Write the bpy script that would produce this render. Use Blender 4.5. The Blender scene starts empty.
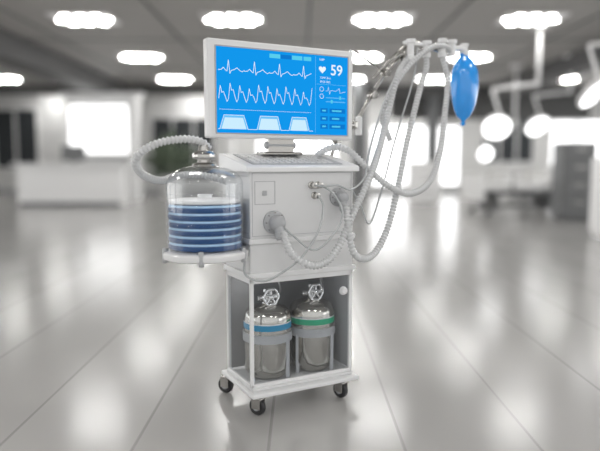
import bpy, bmesh, math, random
from mathutils import Vector, Matrix
random.seed(4)
scene=bpy.context.scene
try:
    scene.view_settings.view_transform='Standard'
except Exception as e: print(e)

# ------------------------------------------------------------ materials
def mat(name,col,rough=.5,metal=0,coat=0,emis=None,es=0,spec=.5,alpha=1,trans=0):
    m=bpy.data.materials.new(name); m.use_nodes=True
    b=m.node_tree.nodes['Principled BSDF']
    b.inputs['Base Color'].default_value=(*col,1)
    b.inputs['Roughness'].default_value=rough
    b.inputs['Metallic'].default_value=metal
    b.inputs['Coat Weight'].default_value=coat
    b.inputs['Specular IOR Level'].default_value=spec
    b.inputs['Alpha'].default_value=alpha
    b.inputs['Transmission Weight'].default_value=trans
    if emis:
        b.inputs['Emission Color'].default_value=(*emis,1)
        b.inputs['Emission Strength'].default_value=es
    return m
def emat(name,col,st):
    m=bpy.data.materials.new(name); m.use_nodes=True
    nt=m.node_tree; nt.nodes.clear()
    e=nt.nodes.new('ShaderNodeEmission'); o=nt.nodes.new('ShaderNodeOutputMaterial')
    e.inputs[0].default_value=(*col,1); e.inputs[1].default_value=st
    nt.links.new(e.outputs[0],o.inputs[0]); return m
def glass(name,tint=(1,1,1),base=.06,rough=.03,mx_=.5,blend=.2):
    m=bpy.data.materials.new(name); m.use_nodes=True
    nt=m.node_tree; nt.nodes.clear()
    o=nt.nodes.new('ShaderNodeOutputMaterial'); mx=nt.nodes.new('ShaderNodeMixShader')
    t=nt.nodes.new('ShaderNodeBsdfTransparent'); g=nt.nodes.new('ShaderNodeBsdfGlossy')
    lw=nt.nodes.new('ShaderNodeLayerWeight'); lw.inputs[0].default_value=blend
    mr=nt.nodes.new('ShaderNodeMapRange'); mr.inputs[3].default_value=base; mr.inputs[4].default_value=mx_
    t.inputs[0].default_value=(*tint,1); g.inputs[1].default_value=rough
    nt.links.new(lw.outputs['Facing'],mr.inputs[0])
    nt.links.new(mr.outputs[0],mx.inputs[0])
    nt.links.new(t.outputs[0],mx.inputs[1]); nt.links.new(g.outputs[0],mx.inputs[2]); nt.links.new(mx.outputs[0],o.inputs[0])
    return m
M_body=mat('painted_steel_white',(.72,.725,.73),.35,coat=.2)
M_body2=mat('painted_steel_grey',(.42,.43,.445),.4)
M_trim=mat('trim_light',(.80,.805,.81),.3,coat=.3)
M_dark=mat('dark_rubber',(.02,.02,.022),.45)
M_grey=mat('mid_grey_plastic',(.18,.185,.19),.5)
M_steel=mat('brushed_steel',(.5,.49,.47),.2,metal=1)
M_tank=mat('polished_tank_steel',(.54,.52,.48),.12,metal=1)
M_chrome=mat('chrome',(.8,.8,.8),.1,metal=1)
M_hose=mat('hose_plastic',(.68,.69,.70),.25,coat=.4,alpha=.86)
M_tube=mat('clear_tube',(.5,.52,.53),.2,alpha=.9)
M_glass=glass('jar_glass',(.98,.99,1),.01,mx_=.5,blend=.3)
M_pane=glass('cabinet_glass',(.97,.98,.99),.015,mx_=.4,blend=.2)
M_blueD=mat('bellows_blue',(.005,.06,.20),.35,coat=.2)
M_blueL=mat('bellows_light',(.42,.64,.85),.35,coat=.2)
M_bag=mat('bag_blue',(.015,.27,.74),.2,coat=.8,emis=(.02,.3,.8),es=.12)  # faint blue self-glow put into the bag colour
M_teal=mat('band_teal',(.0,.26,.48),.4)
M_green=mat('band_green',(.0,.36,.18),.4)
M_backp=mat('cabinet_back',(.17,.175,.185),.5)
M_screen=emat('screen_blue',(.006,.31,.84),1.0)
M_white_e=emat('screen_white',(.85,.95,1),1.0)
M_cyan_e=emat('screen_cyan',(.1,.62,.85),1.0)
M_lblue_e=emat('screen_lightblue',(.16,.55,.95),1.0)
M_dblue_e=emat('screen_darkblue',(.005,.19,.62),1.0)

# ------------------------------------------------------------ helpers
def empty(name,loc=(0,0,0),rz=0):
    e=bpy.data.objects.new(name,None); scene.collection.objects.link(e)
    e.location=loc; e.rotation_euler=(0,0,rz); e.empty_display_size=.1; return e
def finish(name,bm,mats,parent,smooth=False,bevel=0,seg=2):
    me=bpy.data.meshes.new(name); 
    bmesh.ops.recalc_face_normals(bm,faces=bm.faces)
    bm.to_mesh(me); bm.free()
    for m in (mats if isinstance(mats,(list,tuple)) else [mats]): me.materials.append(m)
    if smooth:
        for p in me.polygons: p.use_smooth=True
    o=bpy.data.objects.new(name,me); scene.collection.objects.link(o)
    if parent: o.parent=parent
    if bevel:
        b=o.modifiers.new('bev','BEVEL'); b.width=bevel; b.segments=seg; b.limit_method='ANGLE'
    return o
def addbox(bm,x0,x1,y0,y1,z0,z1,mi=0):
    vs=[bm.verts.new(p) for p in [(x0,y0,z0),(x1,y0,z0),(x1,y1,z0),(x0,y1,z0),(x0,y0,z1),(x1,y0,z1),(x1,y1,z1),(x0,y1,z1)]]
    for f in [(0,1,2,3),(4,5,6,7),(0,1,5,4),(1,2,6,5),(2,3,7,6),(3,0,4,7)]:
        fc=bm.faces.new([vs[i] for i in f]); fc.material_index=mi
    return vs
def box(name,x0,x1,y0,y1,z0,z1,m,parent=None,bevel=0):
    bm=bmesh.new(); addbox(bm,x0,x1,y0,y1,z0,z1); return finish(name,bm,m,parent,bevel=bevel)
def boxes(name,lst,m,parent=None,bevel=0):
    bm=bmesh.new()
    for b in lst: addbox(bm,*b)
    return finish(name,bm,m,parent,bevel=bevel)
def prism(name,prof,x0,x1,m,parent,bevel=0):
    bm=bmesh.new()
    a=[bm.verts.new((x0,y,z)) for y,z in prof]; b=[bm.verts.new((x1,y,z)) for y,z in prof]
    bm.faces.new(a); bm.faces.new(b[::-1]); n=len(prof)
    for i in range(n): bm.faces.new([a[i],a[(i+1)%n],b[(i+1)%n],b[i]])
    return finish(name,bm,m,parent,bevel=bevel)
def addlathe(bm,prof,M,segs=40,mis=None):
    rings=[]
    for r,z in prof:
        if r<1e-5: rings.append([bm.verts.new(M@Vector((0,0,z)))])
        else: rings.append([bm.verts.new(M@Vector((r*math.cos(2*math.pi*k/segs),r*math.sin(2*math.pi*k/segs),z))) for k in range(segs)])
    for i in range(len(rings)-1):
        A,B=rings[i],rings[i+1]
        for k in range(segs):
            k2=(k+1)%segs
            if len(A)==1 and len(B)==1: continue
            if len(A)==1: f=bm.faces.new([A[0],B[k],B[k2]])
            elif len(B)==1: f=bm.faces.new([A[k],A[k2],B[0]])
            else: f=bm.faces.new([A[k],A[k2],B[k2],B[k]])
            if mis: f.material_index=mis[i]
def axisM(loc,d=(0,0,1)):
    q=Vector((0,0,1)).rotation_difference(Vector(d).normalized())
    return Matrix.Translation(loc)@q.to_matrix().to_4x4()
def sharpen(o,ang=35):
    me=o.data
    try: me.set_sharp_from_angle(angle=math.radians(ang))
    except Exception: pass
def lathe(name,prof,loc,m,parent=None,d=(0,0,1),segs=40,mis=None):
    bm=bmesh.new(); addlathe(bm,prof,axisM(loc,d),segs,mis)
    o=finish(name,bm,m,parent,smooth=True); sharpen(o); return o
def cyl(name,loc,r,L,m,parent=None,d=(0,0,1),bv=.003,segs=32):
    bv=min(bv,r*.4,L*.4)
    return lathe(name,[(0,0),(r-bv,0),(r,bv),(r,L-bv),(r-bv,L),(0,L)],loc,m,parent,d,segs)
def catmull(pts,n=24):
    P=[Vector(p) for p in pts]; P=[P[0]*2-P[1]]+P+[P[-1]*2-P[-2]]; out=[]
    for i in range(1,len(P)-2):
        for k in range(n):
            t=k/n
            out.append(.5*((2*P[i])+(-P[i-1]+P[i+1])*t+(2*P[i-1]-5*P[i]+4*P[i+1]-P[i+2])*t*t+(-P[i-1]+3*P[i]-3*P[i+1]+P[i+2])*t**3))
    out.append(P[-2]); return out
def tubemesh(name,pts,r,m,parent,pitch=0,amp=.0,segs=12,step=None,spline=True):
    C=catmull(pts) if spline else [Vector(p) for p in pts]
    L=[0]
    for a,b in zip(C,C[1:]): L.append(L[-1]+(b-a).length)
    tot=L[-1]; step=step or (pitch/4 if pitch else .012); n=max(2,int(tot/step)); S=[]; j=0
    for i in range(n+1):
        s=tot*i/n
        while j<len(L)-2 and L[j+1]<s: j+=1
        t=(s-L[j])/max(1e-9,L[j+1]-L[j]); S.append(C[j].lerp(C[j+1],min(1,t)))
    bm=bmesh.new(); prev=None; N=None
    for i,pnt in enumerate(S):
        T=(S[min(i+1,n)]-S[max(i-1,0)]).normalized()
        if N is None:
            N=T.orthogonal().normalized()
        N=(N-T*N.dot(T)).normalized(); B=T.cross(N)
        rr=r
        if pitch: rr=r*(1+amp*math.cos(i*math.pi/2))
        ring=[bm.verts.new(pnt+(N*math.cos(2*math.pi*k/segs)+B*math.sin(2*math.pi*k/segs))*rr) for k in range(segs)]
        if prev:
            for k in range(segs): bm.faces.new([prev[k],prev[(k+1)%segs],ring[(k+1)%segs],ring[k]])
        else: bm.faces.new(ring[::-1])
        prev=ring
    bm.faces.new(prev)
    return finish(name,bm,m,parent,smooth=True)
def hose(name,pts,r=.018,parent=None): return tubemesh(name,pts,r*.82,M_hose,parent,pitch=.0165,amp=.22,segs=14)
def rod(name,a,b,r,m,parent): return tubemesh(name,[a,b],r,m,parent,spline=False,step=1,segs=14)

# ------------------------------------------------------------ camera
f=620; h=1.09
cam=bpy.data.cameras.new('camera'); co=bpy.data.objects.new('camera',cam); scene.collection.objects.link(co)
co.location=(0,0,h); co.rotation_euler=(math.radians(90)-math.atan((225.5-162)/f),0,0)
cam.lens=36*f/600; cam.sensor_width=36; cam.clip_end=200
cam.dof.use_dof=True; cam.dof.focus_distance=2.70; cam.dof.aperture_fstop=.64
scene.camera=co

# ------------------------------------------------------------ ventilator
V=empty('medical_ventilator',(-.088,2.82,0),math.radians(28))
UL,UR,VF,VB=-.222,.287,-.16,.12
boxes('base_tray',[(UL-.012,UR+.015,VF-.045,VB+.05,.088,.108)],M_trim,V,bevel=.006)
boxes('base_lip',[(UL+.004,UR-.004,VF-.012,VB+.02,.108,.122)],M_body,V,bevel=.004)
for i,(u,v,a) in enumerate([(-.185,-.165,.5),(.235,-.165,.3),(-.21,.145,.6),(.235,.14,.4)]):
    cc=empty('caster_%d'%(i+1),(u,v,0),a); cc.parent=V
    lathe('tyre',[(.018,-.013),(.034,-.013),(.038,-.008),(.038,.008),(.034,.013),(.018,.013)],(0,.012,.038),M_dark,cc,d=(1,0,0),segs=28)
    cyl('hub',(-.015,.012,.038),.02,.03,M_body2,cc,d=(1,0,0))
    boxes('fork',[(-.022,-.017,-.014,.03,.03,.078),(.017,.022,-.014,.03,.03,.078),(-.022,.022,-.02,.03,.072,.08)],M_steel,cc,bevel=.002)
    cyl('swivel',(0,0,.078),.014,.012,M_steel,cc)
t=.016
posts=[]
for u in (UL,UR-t):
    for v in (VF,VB-t): posts.append((u,u+t,v,v+t,.12,.6))
posts+=[(UL,UR,VF,VF+t,.12,.136),(UL,UR,VF,VF+t,.575,.6),(UL,UL+t,VF,VB,.12,.136),(UL,UL+t,VF,VB,.575,.6),(UR-t,UR,VF,VB,.12,.136),(UR-t,UR,VF,VB,.575,.6)]
boxes('cabinet_frame',posts,M_trim,V,bevel=.003)
box('cabinet_back',UL+t,UR-t,VB-.008,VB-.002,.13,.6,M_backp,V)
box('cabinet_glass_front',UL+t,UR-t,VF+.006,VF+.009,.136,.575,M_pane,V)
box('cabinet_glass_left',UL+.006,UL+.009,VF+t,VB-t,.136,.575,M_pane,V)
box('cabinet_side_panel',UR-.009,UR-.006,VF+t,VB-t,.136,.575,M_body2,V)
lathe('door_knob',[(0,.014),(.012,.014),(.016,.01),(.016,.004),(.02,.0),(.02,-.004)],(.238,VF-.002,.505),M_trim,V,d=(0,-1,0))
box('body_lower_trim',UL-.012,UR+.012,VF-.012,VB+.006,.598,.622,M_trim,V,bevel=.005)
box('body_lower',UL,UR,VF,VB,.62,.745,M_body,V,bevel=.004)
box('body_mid_rail',UL-.008,UR+.008,VF-.012,VB+.004,.745,.768,M_trim,V,bevel=.005)
box('body_upper',UL,UR,VF,VB,.766,1.055,M_body,V,bevel=.004)
prism('console',[(VF-.022,1.048),(VF-.022,1.068),(VF-.01,1.075),(VB-.02,1.128),(VB+.02,1.128),(VB+.02,1.048)],UL-.022,UR+.02,M_trim,V,bevel=.004)
sl=(1.128-1.075)/((VB-.02)-(VF-.01)); 
def onslope(v,off=0): return 1.075+sl*(v-(VF-.01))+off
prism('console_panel',[(VF+.01,onslope(VF+.01,.004)),(VB-.05,onslope(VB-.05,.004)),(VB-.05,onslope(VB-.05,-.01)),(VF+.01,onslope(VF+.01,-.01))],UL+.02,UR-.05,M_body2,V,bevel=.001)
bm=bmesh.new()
for i in range(13):
    for j in range(6):
        if j==3 and i%4==0: continue
        u=UL+.035+i*.03; v=VF+.025+j*.031
        vs=addbox(bm,u,u+.022,v,v+.022,onslope(v,.0),onslope(v,.007))
        for k in (6,7): vs[k].co.z+=sl*.022
finish('console_keys',bm,M_trim,V)
def frame_rect(name,u0,u1,z0,z1,w,d,m):
    y=VF
    boxes(name,[(u0,u1,y-d,y+.001,z0,z0+w),(u0,u1,y-d,y+.001,z1-w,z1),(u0,u0+w,y-d,y+.001,z0,z1),(u1-w,u1,y-d,y+.001,z0,z1)],m,V)
frame_rect('hatch_outline',-.2,-.105,.912,1.01,.0025,.0015,M_body2)
boxes('hatch_latch',[(-.165,-.145,VF-.006,VF,.95,.97)],M_body2,V,bevel=.002)
frame_rect('panel_seam',-.212,.277,.778,1.045,.002,.001,M_body2)
boxes('side_seam',[(UL-.001,UL+.001,VF+.02,VB-.02,.79,.792),(UL-.001,UL+.001,VF+.02,VB-.02,1.03,1.032)],M_body2,V)
def outlet(name,u,z,r,down):
    e=empty(name,(u,VF,z)); e.parent=V
    lathe('flange',[(r*.8,.0),(r,.0),(r,.01),(r*.85,.016),(r*.62,.018),(r*.6,.03),(r*.66,.034),(r*.66,.05),(r*.5,.062),(r*.2,.068),(0,.068)],(0,0,0),[M_body2],e,d=(0,-1,0))
    lathe('elbow',[(r*.42,0),(r*.42,.03),(r*.5,.032),(r*.5,.05),(r*.4,.052),(r*.4,.06)],(0,-.045,-.01),M_body2,e,d=down,segs=24)
    bm=bmesh.new()
    for k in range(8):
        a=k*math.pi/4; addlathe(bm,[(0,.014),(.003,.014),(.003,.02),(0,.02)],axisM((r*.85*math.cos(a),0,r*.85*math.sin(a)),(0,-1,0)),8)
    finish('bolts',bm,M_steel,e)
outlet('exhale_outlet',-.112,.835,.05,(.1,-.3,-1))
outlet('inhale_outlet',.205,.935,.042,(0,-.3,-1))
for i,(u,z) in enumerate([(.07,.99),(.085,.945),(.10,.99)]):
    lathe('port_%d'%(i+1),[(.016,0),(.016,.006),(.01,.008),(.01,.024),(.013,.026),(.013,.034),(0,.036)],(u,VF,z),M_steel,V,d=(0,-1,0),segs=20)
box('jar_bracket',-.30,UL+.002,-.12,-.03,.70,.735,M_body2,V,bevel=.004)
# bellows jar
J=empty('bellows_assembly',(-.389,-.08,0)); J.parent=V
lathe('jar_base',[(0,.692),(.165,.692),(.176,.697),(.178,.705),(.178,.718),(.172,.725),(.15,.73),(0,.73)],(0,0,0),M_trim,J,segs=64)
bm=bmesh.new()
for k in range(5):
    a=k*2*math.pi/5+.5; addlathe(bm,[(0,.68),(.01,.68),(.012,.69),(.012,.735),(.008,.74),(0,.74)],axisM((.168*math.cos(a),.168*math.sin(a),0)),14)
finish('jar_base_studs',bm,M_body2,J,smooth=True)
prof=[(.158,.73),(.158,1.0)]
for k in range(1,13):
    a=k/12*math.pi/2; prof.append((.03+.128*math.cos(a),1.0+.075*math.sin(a)))
lathe('jar_glass',prof,(0,0,0),M_glass,J,segs=64)
bm=bmesh.new()
for z in (.76,.80,.84,.88,.92,.96,1.0):
    addlathe(bm,[(.1575,z),(.1595,z+.001),(.1575,z+.002)],axisM((0,0,0)),64)
finish('jar_ridges',bm,M_glass,J,smooth=True)
prof=[(.05,.732)];mis=[]
nb=6; z0=.735; dz=.0305
for i in range(nb):
    z=z0+i*dz
    prof+=[(.146,z),(.150,z+.004),(.152,z+.008),(.152,z+.018),(.149,z+.022)]
prof+=[(.145,z0+nb*dz),(.145,z0+nb*dz+.002),(0,z0+nb*dz+.002)]
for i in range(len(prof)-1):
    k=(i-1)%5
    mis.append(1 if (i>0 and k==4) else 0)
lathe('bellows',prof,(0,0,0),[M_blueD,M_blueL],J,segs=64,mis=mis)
lathe('bellows_top_plate',[(0,.922),(.142,.922),(.145,.926),(.145,.934),(.14,.938),(.03,.942),(.028,.957),(0,.957)],(0,0,0),M_trim,J,segs=48)
lathe('jar_cap',[(.05,1.068),(.052,1.076),(.045,1.084),(.03,1.088),(.028,1.1),(.045,1.104),(.05,1.11),(.05,1.12),(.042,1.13),(.026,1.136),(.022,1.16),(0,1.162)],(0,0,0),M_steel,J,segs=36)
hose('jar_hose',[(-.37,-.08,1.145),(-.40,-.09,1.17),(-.46,-.09,1.182),(-.55,-.07,1.172),(-.62,-.04,1.142),(-.652,0,1.10),(-.63,.04,1.055),(-.57,.09,1.02),(-.50,.14,1.01),(-.42,.18,1.03),(-.3,.2,1.03),(-.2,.14,1.0)],.018,V)

# monitor
MU0,MU1,MZ0,MZ1=-.353,.366,1.192,1.604
box('monitor_housing',MU0,MU1,-.03,.022,MZ0,MZ1,M_trim,V,bevel=.008)
box('monitor_rear',MU0+.05,MU1-.05,.02,.05,MZ0+.05,MZ1-.05,M_body2,V,bevel=.01)
SU0,SU1,SZ0,SZ1=MU0+.038,MU1-.032,MZ0+.022,MZ1-.032
fr=.005
boxes('screen_bezel',[(SU0-fr,SU1+fr,-.0335,-.029,SZ0-fr,SZ0),(SU0-fr,SU1+fr,-.0335,-.029,SZ1,SZ1+fr),(SU0-fr,SU0,-.0335,-.029,SZ0,SZ1),(SU1,SU1+fr,-.0335,-.029,SZ0,SZ1)],M_body2,V)
box('screen',SU0,SU1,-.032,-.029,SZ0,SZ1,M_screen,V)
W=SU1-SU0; H=SZ1-SZ0
def sp(s,t,l=0): return Vector((SU0+s*W,-.0325-.0004*l,SZ1-t*H))
def ribbon(name,pts,w,m,l=1):
    bm=bmesh.new()
    P=[sp(s,t,l) for s,t in pts]
    for a,b in zip(P,P[1:]):
        d=(b-a); d.normalize(); n=Vector((-d.z,0,d.x))*w/2; e=d*w*.3
        bm.faces.new([bm.verts.new(x) for x in (a-n-e,b-n+e,b+n+e,a+n-e)])
    finish(name,bm,m,V)
def quads(name,lst,m,l=1):
    bm=bmesh.new()
    for q in lst: bm.faces.new([bm.verts.new(sp(s,t,l)) for s,t in q])
    finish(name,bm,m,V)
def rq(s0,t0,s1,t1): return [(s0,t0),(s1,t0),(s1,t1),(s0,t1)]
pts=[];s=.015
while s<.70:
    b=.27
    pts+=[(s,b),(s+.02,b-.005),(s+.035,b-.03),(s+.05,b),(s+.06,b+.01),(s+.07,b-.12),(s+.08,b+.035),(s+.09,b),(s+.11,b-.012),(s+.13,b-.035),(s+.15,b-.005),(s+.165,b+.008),(s+.18,b-.008)]
    s+=.185
pts=[p for p in pts if p[0]<=.71]
ribbon('screen_ecg_trace',pts,.0024,M_white_e)
pts=[];s=.015;i=0
while s<.70:
    a=[.1,.13,.11,.08,.13,.12][i%6]
    pts+=[(s,.60),(s+.012,.60-a-.05),(s+.022,.60-a+.03),(s+.034,.60-a+.02),(s+.045,.57),(s+.058,.635)]
    s+=.068;i+=1
ribbon('screen_pressure_trace',[p for p in pts if p[0]<=.71],.0022,M_white_e)
quads('screen_dashes',[rq(.02+i*.014,.722,.027+i*.014,.728) for i in range(49)],M_white_e)
traps=[[(.02,.955),(.05,.79),(.19,.79),(.22,.955)],[(.285,.955),(.31,.79),(.44,.79),(.465,.955)],[(.525,.955),(.55,.79),(.66,.79),(.685,.955)]]
quads('screen_volume_blocks',[[(a[0][0]+.012,.955),(a[1][0]+.006,.82),(a[2][0]-.006,.82),(a[3][0]-.012,.955)] for a in traps],emat('screen_pale_blue',(.6,.85,1),1),2)
quads('screen_volume_halo',traps,M_lblue_e,1)
ribbon('screen_volume_line',[(.01,.955)]+[p for a in traps for p in a]+[(.715,.955)],.002,M_white_e,3)
quads('screen_tabs',[rq(.38,.035,.46,.085),rq(.55,.035,.63,.085),rq(.64,.035,.70,.085)],M_cyan_e)
quads('screen_tab_active',[rq(.465,.035,.545,.085)],M_dblue_e)
ribbon('screen_divider',[(.735,.02),(.735,.98)],.0016,M_lblue_e)
ribbon('screen_dividers',[(.745,.36),(.985,.36)],.0014,M_lblue_e)
bm=bmesh.new(); hp=[]
for k in range(28):
    a=2*math.pi*k/28; x=16*math.sin(a)**3; y=13*math.cos(a)-5*math.cos(2*a)-2*math.cos(3*a)-math.cos(4*a)
    hp.append(sp(.79,.175,1)+Vector((x*.00115,0,y*.00115)))
bm.faces.new([bm.verts.new(p) for p in hp]); finish('screen_heart_icon',bm,M_white_e,V)
def text(name,body,s,t,size,m):
    cu=bpy.data.curves.new(name,'FONT'); cu.body=body; cu.size=size; cu.align_x='LEFT'; cu.offset=.0006 if size>.03 else 0
    cu.materials.append(m); o=bpy.data.objects.new(name,cu); scene.collection.objects.link(o)
    o.location=sp(s,t,2); o.rotation_euler=(math.pi/2,0,0); o.parent=V
text('screen_pulse_value','59',.855,.235,.066,M_white_e)
text('screen_label_a','TEMP 36.6',.77,.29,.013,M_white_e)
text('screen_label_b','SPO2 98%',.77,.34,.013,M_white_e)
text('screen_label_c','NIBP',.765,.065,.013,M_white_e)
def ring(name,s,t,r,m,w=.0018):
    bm=bmesh.new(); c=sp(s,t,1); n=28; A=[];B=[]
    for k in range(n):
        a=2*math.pi*k/n; A.append(bm.verts.new(c+Vector((math.cos(a)*r,0,math.sin(a)*r)))); B.append(bm.verts.new(c+Vector((math.cos(a)*(r-w),0,math.sin(a)*(r-w)))))
    for k in range(n): bm.faces.new([A[k],A[(k+1)%n],B[(k+1)%n],B[k]])
    finish(name,bm,m,V)
ring('screen_dial_a',.785,.42,.011,M_white_e); ring('screen_dial_b',.785,.51,.011,M_white_e)
ribbon('screen_mini_wave',[(.82,.44),(.835,.44),(.84,.39),(.85,.48),(.855,.44),(.87,.43),(.90,.44),(.93,.40),(.935,.46),(.98,.44)],.0014,M_white_e)
quads('screen_sliders',[rq(.82,.52,.98,.53),rq(.82,.57,.98,.58)],M_lblue_e)
quads('screen_buttons',[rq(.775,.66,.835,.72),rq(.85,.66,.98,.72),rq(.775,.76,.835,.82),rq(.85,.76,.98,.82),rq(.775,.86,.835,.92),rq(.85,.86,.98,.92)],M_dblue_e)
quads('screen_button_marks',[rq(.79,.68,.82,.70),rq(.87,.68,.95,.70),rq(.79,.78,.82,.80),rq(.87,.78,.93,.80),rq(.79,.88,.82,.90),rq(.87,.88,.94,.90),rq(.93,.50,.945,.545),rq(.86,.55,.875,.595)],M_cyan_e,2)
boxes('monitor_neck',[(-.06,.07,-.0,.03,1.12,1.2),(-.09,.10,-.03,.07,1.12,1.135)],M_steel,V,bevel=.006)
cyl('neck_pivot',(-.07,.015,1.165),.016,.15,M_body2,V,d=(1,0,0))

# support arm
A=[(.30,.08,1.08),(.34,.07,1.2),(.431,.05,1.27),(.529,.05,1.419),(.60,.04,1.53),(.689,.01,1.625),(.89,0,1.675),(1.03,0,1.68)]
for i in range(len(A)-1): rod('arm_link_%d'%(i+1),A[i],A[i+1],.008,M_steel,V)
for i in range(2,5):
    o=Vector((.0,-.02,.03)); rod('arm_twin_%d'%i,Vector(A[i])+o,Vector(A[i+1])+o,.006,M_steel,V)
for i,a in enumerate(A[1:7]):
    cyl('arm_joint_%d'%(i+1),(a[0],a[1]+.02,a[2]),.02,.05,M_steel,V,d=(0,-1,0))
rod('arm_stay_a',(.689,.01,1.625),(.60,0,1.40),.005,M_steel,V)
rod('arm_stay_b',(.72,.0,1.70),(.52,.03,1.50),.005,M_steel,V)
rod('arm_stay_c',(.72,.0,1.70),(.93,.0,1.64),.005,M_steel,V)
rod('arm_stay_d',(.60,.04,1.53),(.43,.05,1.62),.005,M_steel,V)
cyl('arm_clamp',(.44,.03,1.22),.016,.09,M_trim,V)
boxes('manifold_bar',[(.66,1.05,-.03,-.015,1.665,1.68)],M_trim,V,bevel=.003)
for i,(u,z,L) in enumerate([(.70,1.59,.10),(.80,1.61,.08),(.90,1.62,.09),(.965,1.63,.08)]):
    lathe('manifold_port_%d'%(i+1),[(0,0),(.021,0),(.021,.02),(.017,.024),(.017,L-.02),(.024,L-.018),(.024,L),(0,L)],(u,-.03,z),M_trim,V,segs=24)
lathe('bag_connector',[(.02,0),(.024,.01),(.024,.03),(.017,.034),(.017,.05),(.022,.052),(.022,.065),(0,.07)],(1.075,0,1.64),M_trim,V,segs=24)
rod('connector_bridge',(1.075,0,1.682),(.95,-.02,1.668),.014,M_trim,V)
BG=[(0,1.285),(.008,1.286),(.013,1.296),(.009,1.308),(.014,1.318),(.032,1.335),(.048,1.37),(.058,1.41),(.065,1.46),(.068,1.50),(.067,1.54),(.062,1.575),(.052,1.605),(.038,1.628),(.024,1.642),(.022,1.66),(0,1.66)]
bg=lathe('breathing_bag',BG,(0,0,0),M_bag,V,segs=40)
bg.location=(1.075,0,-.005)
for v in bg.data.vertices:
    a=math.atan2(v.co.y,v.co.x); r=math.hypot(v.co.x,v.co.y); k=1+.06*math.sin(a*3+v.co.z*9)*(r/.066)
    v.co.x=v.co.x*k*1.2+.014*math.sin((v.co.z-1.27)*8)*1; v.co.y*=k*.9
hose('hose_exhale',[(-.106,-.235,.80),(-.10,-.255,.76),(-.085,-.28,.71),(-.02,-.30,.665),(.06,-.29,.665),(.14,-.27,.72),(.235,-.24,.86),(.35,-.20,1.02),(.46,-.12,1.16),(.55,-.06,1.33),(.61,-.04,1.49),(.66,-.03,1.57),(.70,-.03,1.60)],.0175,V)
hose('hose_inhale',[(.205,-.23,.90),(.20,-.25,.85),(.20,-.27,.77),(.225,-.27,.69),(.30,-.25,.66),(.38,-.22,.69),(.47,-.18,.79),(.55,-.14,.96),(.63,-.10,1.17),(.73,-.06,1.42),(.79,-.04,1.55),(.80,-.03,1.63)],.017,V)
hose('hose_loop',[(.14,-.08,1.12),(.20,-.12,1.155),(.27,-.15,1.14),(.36,-.17,1.06),(.47,-.18,.98),(.60,-.17,.94),(.74,-.14,.99),(.84,-.10,1.13),(.90,-.06,1.32),(.93,-.04,1.50),(.90,-.03,1.63)],.017,V)
hose('hose_short',[(.62,.02,1.20),(.55,-.01,1.32),(.60,-.04,1.46),(.70,-.05,1.58),(.82,-.05,1.66),(.92,-.04,1.67),(.965,-.03,1.64)],.016,V)
tubemesh('thin_tube_1',[(.07,-.195,.99),(.10,-.22,.985),(.16,-.23,.99),(.24,-.22,.97),(.32,-.2,1.02),(.37,-.16,1.12),(.45,-.1,1.25),(.55,-.05,1.42),(.68,-.03,1.61)],.0045,M_tube,V)
tubemesh('thin_tube_2',[(.085,-.195,.945),(.09,-.23,.90),(.05,-.26,.80),(-.03,-.27,.70),(-.12,-.27,.64),(-.19,-.23,.60),(-.25,-.18,.62),(-.24,-.14,.68)],.0045,M_tube,V)
tubemesh('thin_tube_3',[(.10,-.195,.99),(.14,-.24,.95),(.17,-.26,.86),(.10,-.28,.77),(.02,-.27,.72),(-.05,-.22,.78),(-.09,-.2,.82)],.0045,M_tube,V)
tubemesh('thin_tube_4',[(.29,-.1,1.0),(.35,-.12,.9),(.42,-.1,.8),(.5,-.08,.95),(.6,-.05,1.2),(.72,-.03,1.5),(.75,-.02,1.66)],.0045,M_tube,V)

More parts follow.
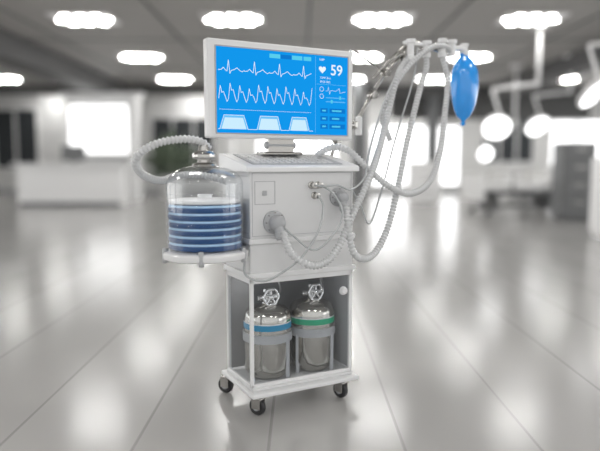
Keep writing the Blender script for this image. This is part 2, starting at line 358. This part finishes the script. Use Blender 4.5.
def tank(name,u,v,band):
    T=empty(name)
    c,s=math.cos(math.radians(28)),math.sin(math.radians(28))
    T.location=(-.088+c*u-s*v,2.82+s*u+c*v,.1225); T.rotation_euler=(0,0,math.radians(28))
    r=.107
    lathe('shell',[(0,.004),(.055,.0),(.075,.004),(.092,.018),(r,.05),(r,.26),(r*.985,.28),(r*.93,.298),(r*.8,.314),(r*.5,.327),(.03,.332),(.026,.336),(0,.336)],(0,0,0),M_tank,T,segs=56)
    lathe('colour_band',[(r,.228),(r+.0012,.229),(r+.0012,.253),(r,.254)],(0,0,0),band,T,segs=56)
    lathe('label_band',[(r,.254),(r+.001,.255),(r+.0005,.258),(r,.259)],(0,0,0),M_trim,T,segs=56)
    lathe('holder_ring',[(r,.172),(r+.005,.172),(r+.005,.210),(r,.210)],(0,0,0),M_body2,T,segs=56)
    bm=bmesh.new()
    for a in (205,300,20,110):
        a=math.radians(a); x,y=(r+.002)*math.cos(a),(r+.002)*math.sin(a)
        addbox(bm,x-.009,x+.009,y-.002,y+.002,0,.18)
    finish('holder_straps',bm,M_body2,T)
    lathe('valve_stem',[(.026,.325),(.026,.342),(.016,.345),(.016,.385),(.02,.387),(.02,.40),(0,.403)],(0,0,0),M_chrome,T,segs=24)
    cyl('valve_side',(-.05,0,.36),.011,.1,M_chrome,T,d=(1,0,0))
    cyl('valve_axis',(0,0,.368),.008,.045,M_chrome,T,d=(0,-1,0))
    bm=bmesh.new(); n=32;mR,rr=.036,.0065; Mx=axisM((0,-.042,.368),(0,-1,0)); G=[]
    for i in range(n):
        a=2*math.pi*i/n; R=mR+.002*math.cos(6*a)
        G.append([bm.verts.new(Mx@Vector(((R+rr*math.cos(b))*math.cos(a),(R+rr*math.cos(b))*math.sin(a),rr*math.sin(b)))) for b in [2*math.pi*k/10 for k in range(10)]])
    for i in range(n):
        for k in range(10): bm.faces.new([G[i][k],G[(i+1)%n][k],G[(i+1)%n][(k+1)%10],G[i][(k+1)%10]])
    for i in range(5):
        a=2*math.pi*i/5+.3; M2=Mx@Matrix.Rotation(a,4,'Z')@Matrix.Rotation(math.pi/2,4,'Y')
        addlathe(bm,[(.005,.005),(.0045,.036)],M2,8)
    addlathe(bm,[(0,-.006),(.012,-.006),(.012,.006),(0,.008)],Mx,16)
    finish('hand_wheel',bm,M_chrome,T,smooth=True)
    tubemesh('supply_pipe',[(.05,0,.36),(.075,.02,.375),(.08,.05,.42),(.06,.07,.47)],.005,M_chrome,T)
    return T
tank('gas_cylinder',-.084,-.03,M_teal)
tank('gas_cylinder.001',.145,-.03,M_green)

# ------------------------------------------------------------ room
mf=bpy.data.materials.new('polished_floor'); mf.use_nodes=True; nt=mf.node_tree; B=nt.nodes['Principled BSDF']
tc=nt.nodes.new('ShaderNodeTexCoord'); sx=nt.nodes.new('ShaderNodeSeparateXYZ'); nt.links.new(tc.outputs['Object'],sx.inputs[0])
def math_(op,a,b=None,cl=False):
    n=nt.nodes.new('ShaderNodeMath'); n.operation=op; n.use_clamp=cl
    for i,x in enumerate((a,b)):
        if x is None: continue
        if isinstance(x,(int,float)): n.inputs[i].default_value=x
        else: nt.links.new(x,n.inputs[i])
    return n.outputs[0]
SP=.52
q=math_('DIVIDE',math_('SUBTRACT',sx.outputs[0],.4-20*SP),SP)
fr_=math_('FRACT',q); dist=math_('ABSOLUTE',math_('SUBTRACT',fr_,.5))
seam=math_('GREATER_THAN',dist,.5-.012)
ql=math_('FLOOR',q)
wn=nt.nodes.new('ShaderNodeTexWhiteNoise'); wn.noise_dimensions='1D'; nt.links.new(ql,wn.inputs['W'])
nz=nt.nodes.new('ShaderNodeTexNoise'); nz.inputs['Scale'].default_value=1.3; nt.links.new(tc.outputs['Object'],nz.inputs[0])
val=math_('ADD',math_('MULTIPLY',wn.outputs[0],.04),math_('MULTIPLY',nz.outputs[0],.05))
val=math_('ADD',val,.385)
val=math_('MULTIPLY',val,math_('SUBTRACT',1.0,math_('MULTIPLY',seam,.27)))
cb=nt.nodes.new('ShaderNodeCombineColor'); 
nt.links.new(val,cb.inputs[0]); nt.links.new(math_('MULTIPLY',val,.985),cb.inputs[1]); nt.links.new(math_('MULTIPLY',val,.96),cb.inputs[2])
nt.links.new(cb.outputs[0],B.inputs['Base Color'])
nt.links.new(math_('ADD',.16,math_('MULTIPLY',nz.outputs[0],.06)),B.inputs['Roughness'])
B.inputs['Specular IOR Level'].default_value=.95
box('floor',-12,12,-6,22.2,-.1,0,mf)
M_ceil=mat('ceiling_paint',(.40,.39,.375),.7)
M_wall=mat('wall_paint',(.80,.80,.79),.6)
M_darkg=mat('dark_glazing',(.05,.055,.06),.5,spec=.2)
M_beam=mat('dark_beam',(.09,.09,.09),.6)
M_white=mat('white_laminate',(.90,.90,.90),.3)
M_winglow=emat('added_window_glow',(1,1,1),3.0)  # pane emission added to brighten the hall
M_panel=emat('lit_panel',(1,1,.99),2.4)
CZ=3.45
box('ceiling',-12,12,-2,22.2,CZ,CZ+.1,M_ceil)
box('wall_back',-12,12,22,22.2,0,CZ,M_wall)
box('wall_left',-12.2,-12,-6,22.2,0,CZ,M_wall)
box('wall_right',12,12.2,-6,22.2,0,CZ,M_wall)
boxes('baseboard_back',[(-12,12,21.96,22,0,.12)],M_body2)
def window(name,x0,x1,z0,z1,m,y=22,mull=3):
    e=empty(name,(0,0,0))
    box('pane',x0,x1,y-.03,y-.01,z0,z1,m,e)
    L=[(x0-.05,x1+.05,y-.07,y,z0-.06,z0),(x0-.05,x1+.05,y-.07,y,z1,z1+.06)]
    for i in range(mull+1):
        x=x0+(x1-x0)*i/mull; L.append((x-.03,x+.03,y-.07,y,z0,z1))
    boxes('window_frame',L,M_white,e)
window('window_1',-11.5,-9.2,.9,2.9,M_darkg)
window('window_2',-5.2,-3.0,.5,2.6,M_darkg)
window('window_3',-1.5,1.3,.4,2.6,M_winglow)  # glowing panes on the back wall are added to brighten it
window('window_4',2.5,5.6,.3,2.3,M_winglow)
window('window_5',6.4,8.2,1.1,2.7,M_darkg)
window('window_6',8.8,11.5,.6,2.5,M_winglow)
def swin(name,x,y0,y1,z0,z1,m):
    e=empty(name); sgn=1 if x<0 else -1
    xa,xb=sorted((x,x+sgn*.03)); box('pane',xa,xb,y0,y1,z0,z1,m,e)
    xa,xb=sorted((x,x+sgn*.08)); boxes('window_frame',[(xa,xb,y0-.05,y1+.05,z0-.06,z0),(xa,xb,y0-.05,y1+.05,z1,z1+.06)]+[(xa,xb,y0+(y1-y0)*i/4-.03,y0+(y1-y0)*i/4+.03,z0,z1) for i in range(5)],M_white,e)
for i,y0 in enumerate((-4,2,8,14)):
    swin('window_%d'%(7+i),-12,y0,y0+5,.4,2.8,M_winglow if i<3 else M_darkg)
    swin('window_%d'%(11+i),12,y0,y0+5,.4,2.8,M_winglow)
boxes('trim_1',[(-5.9,-5.3,6,20,3.0,CZ)],M_beam)
boxes('trim_2',[(5.9,6.3,6,20,3.05,CZ)],M_beam)
boxes('trim_3',[(-12,12,19.5,19.8,3.2,CZ)],M_beam)
boxes('trim_4',[(x-.02,x+.02,-2,22,CZ-.012,CZ) for x in (-4.6,-2.3,.15,2.5,4.8)]+[(-12,12,y-.02,y+.02,CZ-.012,CZ) for y in (1,4.5,8.5,12.3,16,19.5)],M_beam)
boxes('trim_5',[(3.0,9.5,20.6,20.9,2.5,CZ)],M_beam)
M_lamp=emat('lamp_emitter',(1,.985,.96),40)
def ceiling_light(i,x,y):
    e=empty('ceiling_light' if i==0 else 'ceiling_light.%03d'%i,(x,y,CZ))
    boxes('housing',[(-.5,.5,-.38,.38,-.03,0)],M_white,e,bevel=.01)
    bm=bmesh.new()
    for b,n in enumerate((3,4,3)):
        for a in range(n):
            addlathe(bm,[(0,-.045),(.066,-.045),(.07,-.03)],axisM(((a-(n-1)/2)*.25,-.22+b*.22,0)),16)
    finish('bulbs',bm,M_lamp,e)
i=0
for y in (-.6,3.1,6.8,10.5,14.2,17.9,21.3):
    for x in (-8.4,-3.55,-1.1,1.35,3.8,7.4) :
        if y<9 and abs(x)>6: continue
        ceiling_light(i,x,y); i+=1
# reception desk
D=empty('reception_desk',(-5.7,15.6,0))
boxes('counter',[(-1.3,1.3,-.25,.35,0,1.0),(-1.4,1.4,-.35,.4,1.0,1.06),(-1.3,-.8,.35,.85,0,1.0),(-1.35,-.7,.35,.9,1.0,1.06)],M_white,D,bevel=.02)
boxes('kick_plate',[(-1.25,1.25,-.27,-.24,0,.1)],M_grey,D)
boxes('computer_display',[(-.3,.3,.1,.13,1.12,1.5),(-.05,.05,.1,.15,1.06,1.12)],M_grey,D)
K=empty('partition_kiosk',(-5.6,17.6,0))
boxes('partition_wall',[(-1.0,1.15,0,.25,0,2.9),(.95,1.15,-.7,.25,0,2.9),(-1.1,1.2,-.1,.3,2.9,3.02)],M_white,K,bevel=.02)
boxes('added_lit_panel',[(-.85,.75,-.05,0,1.35,2.65)],M_panel,K)  # glowing panel added to brighten the kiosk
boxes('shelf_boards',[(-.9,.9,-.2,0,1.2,1.24)],M_grey,K)
def column(i,x,y,r,z=CZ,m=M_white):
    o=lathe('column' if i==0 else 'column.%03d'%i,[(0,0),(r*1.25,0),(r*1.25,.12),(r,.16),(r,z-.18),(r*1.2,z-.1),(r*1.2,z),(0,z)],(0,0,0),m,None,segs=32); o.location=(x,y,0)
column(0,1.75,18.5,.22,m=M_grey); column(1,-8.6,13,.3); column(2,8.6,14.5,.35); column(3,-2.4,20.6,.25); column(4,4.3,20.3,.2,m=M_grey)
P=empty('potted_plant',(-4.0,19.2,0))
lathe('pot',[(0,0),(.28,0),(.38,.6),(.4,.65),(.36,.65),(.34,.6),(0,.6)],(0,0,0),M_white,P)
bm=bmesh.new()
for k in range(110):
    a=random.uniform(0,6.28); e=random.uniform(.1,1.45); L=random.uniform(.6,1.3); z0=random.uniform(.6,1.2)
    d=Vector((math.cos(a)*math.cos(e),math.sin(a)*math.cos(e),math.sin(e))); sd=d.cross(Vector((0,0,1))).normalized()*.09
    b0=Vector((0,0,z0)); p1=b0+d*L*.55; p2=b0+d*L+Vector((0,0,-.15))
    bm.faces.new([bm.verts.new(q) for q in (b0,p1+sd,p2,p1-sd)])
finish('leaves',bm,mat('leaf_green',(.20,.25,.18),.5),P)
def surg(i,x,y,z,r,tilt):
    e=empty('surgical_lamp' if i==0 else 'surgical_lamp.%03d'%i,(x,y,0))
    cyl('ceiling_plate',(.7,0,CZ-.06),.16,.06,M_white,e)
    rod('drop_tube',(.7,0,CZ-.05),(.7,0,z+.7),.035,M_white,e)
    rod('swing_arm',(.7,0,z+.75),(-.1,0,z+.65),.03,M_white,e)
    rod('spring_arm',(-.1,0,z+.65),(.1,.02,z+.1),.025,M_white,e)
    lathe('lamp_head',[(0,.12),(r*.3,.11),(r*.9,.05),(r,.02),(r,-.02),(r*.9,-.03)],(0,0,z),M_white,e,d=tilt)
    lathe('lamp_lens',[(0,-.028),(r*.88,-.028),(r*.88,-.02)],(0,0,z),emat('lamp_lens_%d'%i,(1,1,1),4),e,d=tilt)
    cyl('handle',(0,0,z),.02,.12,M_grey,e,d=[-q for q in tilt])
surg(0,3.45,11,1.7,.25,(.1,.8,.55)); surg(1,4.1,8.8,2.05,.26,(-.5,.5,.7)); surg(2,5.3,14,1.9,.28,(-.2,.7,.7)); surg(3,4.6,15.5,1.3,.2,(-.2,.9,.3))
def bed(i,x,y,rz):
    e=empty('hospital_bed' if i==0 else 'hospital_bed.%03d'%i,(x,y,0),rz)
    boxes('bed_frame',[(-1,1,-.42,.42,.42,.5),(-.7,-.6,-.3,.3,.1,.42),(.6,.7,-.3,.3,.1,.42),(-.9,.9,-.05,.05,.12,.2)],M_grey,e,bevel=.01)
    boxes('mattress',[(-.95,.95,-.4,.4,.5,.64)],M_white,e,bevel=.04)
    boxes('pillow',[(.5,.9,-.28,.28,.64,.74)],M_white,e,bevel=.04)
    boxes('head_board',[(1,1.05,-.45,.45,.3,1.05),(-1.05,-1,-.45,.45,.3,.85)],M_white,e,bevel=.02)
    boxes('side_rails',[(-.4,.6,-.46,-.43,.82,.86),(-.4,.6,.43,.46,.82,.86),(-.4,-.36,-.46,-.43,.5,.86),(.56,.6,-.46,-.43,.5,.86),(-.4,-.36,.43,.46,.5,.86),(.56,.6,.43,.46,.5,.86)],M_steel,e)
    for a in (-.85,.85):
        for b in (-.32,.32):
            cyl('wheel',(a,b-.02,.06),.06,.04,M_dark,e,d=(0,1,0)); rod('leg',(a,b,.08),(a,b,.45),.02,M_steel,e)
bed(0,4.6,13.2,.25); bed(1,6.8,17,.1)
def cabinet(i,x,y,w,d,z,m,dr=3,fm=None):
    e=empty('equipment_cabinet' if i==0 else 'equipment_cabinet.%03d'%i,(x,y,0))
    boxes('carcass',[(-w/2,w/2,-d/2,d/2,.08,z),(-w/2+.03,w/2-.03,-d/2+.03,d/2-.03,0,.08)],m,e,bevel=.01)
    boxes('drawer_fronts',[(-w/2+.03,w/2-.03,-d/2-.02,-d/2,.12+k*(z-.16)/dr,.08+(k+1)*(z-.16)/dr) for k in range(dr)],fm or M_white,e,bevel=.005)
    boxes('handles',[(-.1,.1,-d/2-.05,-d/2-.02,.1+(k+.75)*(z-.16)/dr,.12+(k+.75)*(z-.16)/dr) for k in range(dr)],M_steel,e)
cabinet(0,5.1,11.6,.6,.5,1.45,M_grey,4,M_grey)
cabinet(1,4.75,8.9,.9,.6,1.15,M_white,3)
cabinet(2,3.3,16.5,.8,.5,1.1,M_white,3)
cabinet(3,7.2,12,1.2,.5,1.8,M_grey,3)
cabinet(4,-9.2,16,1.6,.6,1.1,M_white,3)

w=bpy.data.worlds.new('world'); scene.world=w; w.use_nodes=True
w.node_tree.nodes['Background'].inputs[0].default_value=(1,.99,.98,1); w.node_tree.nodes['Background'].inputs[1].default_value=1.08
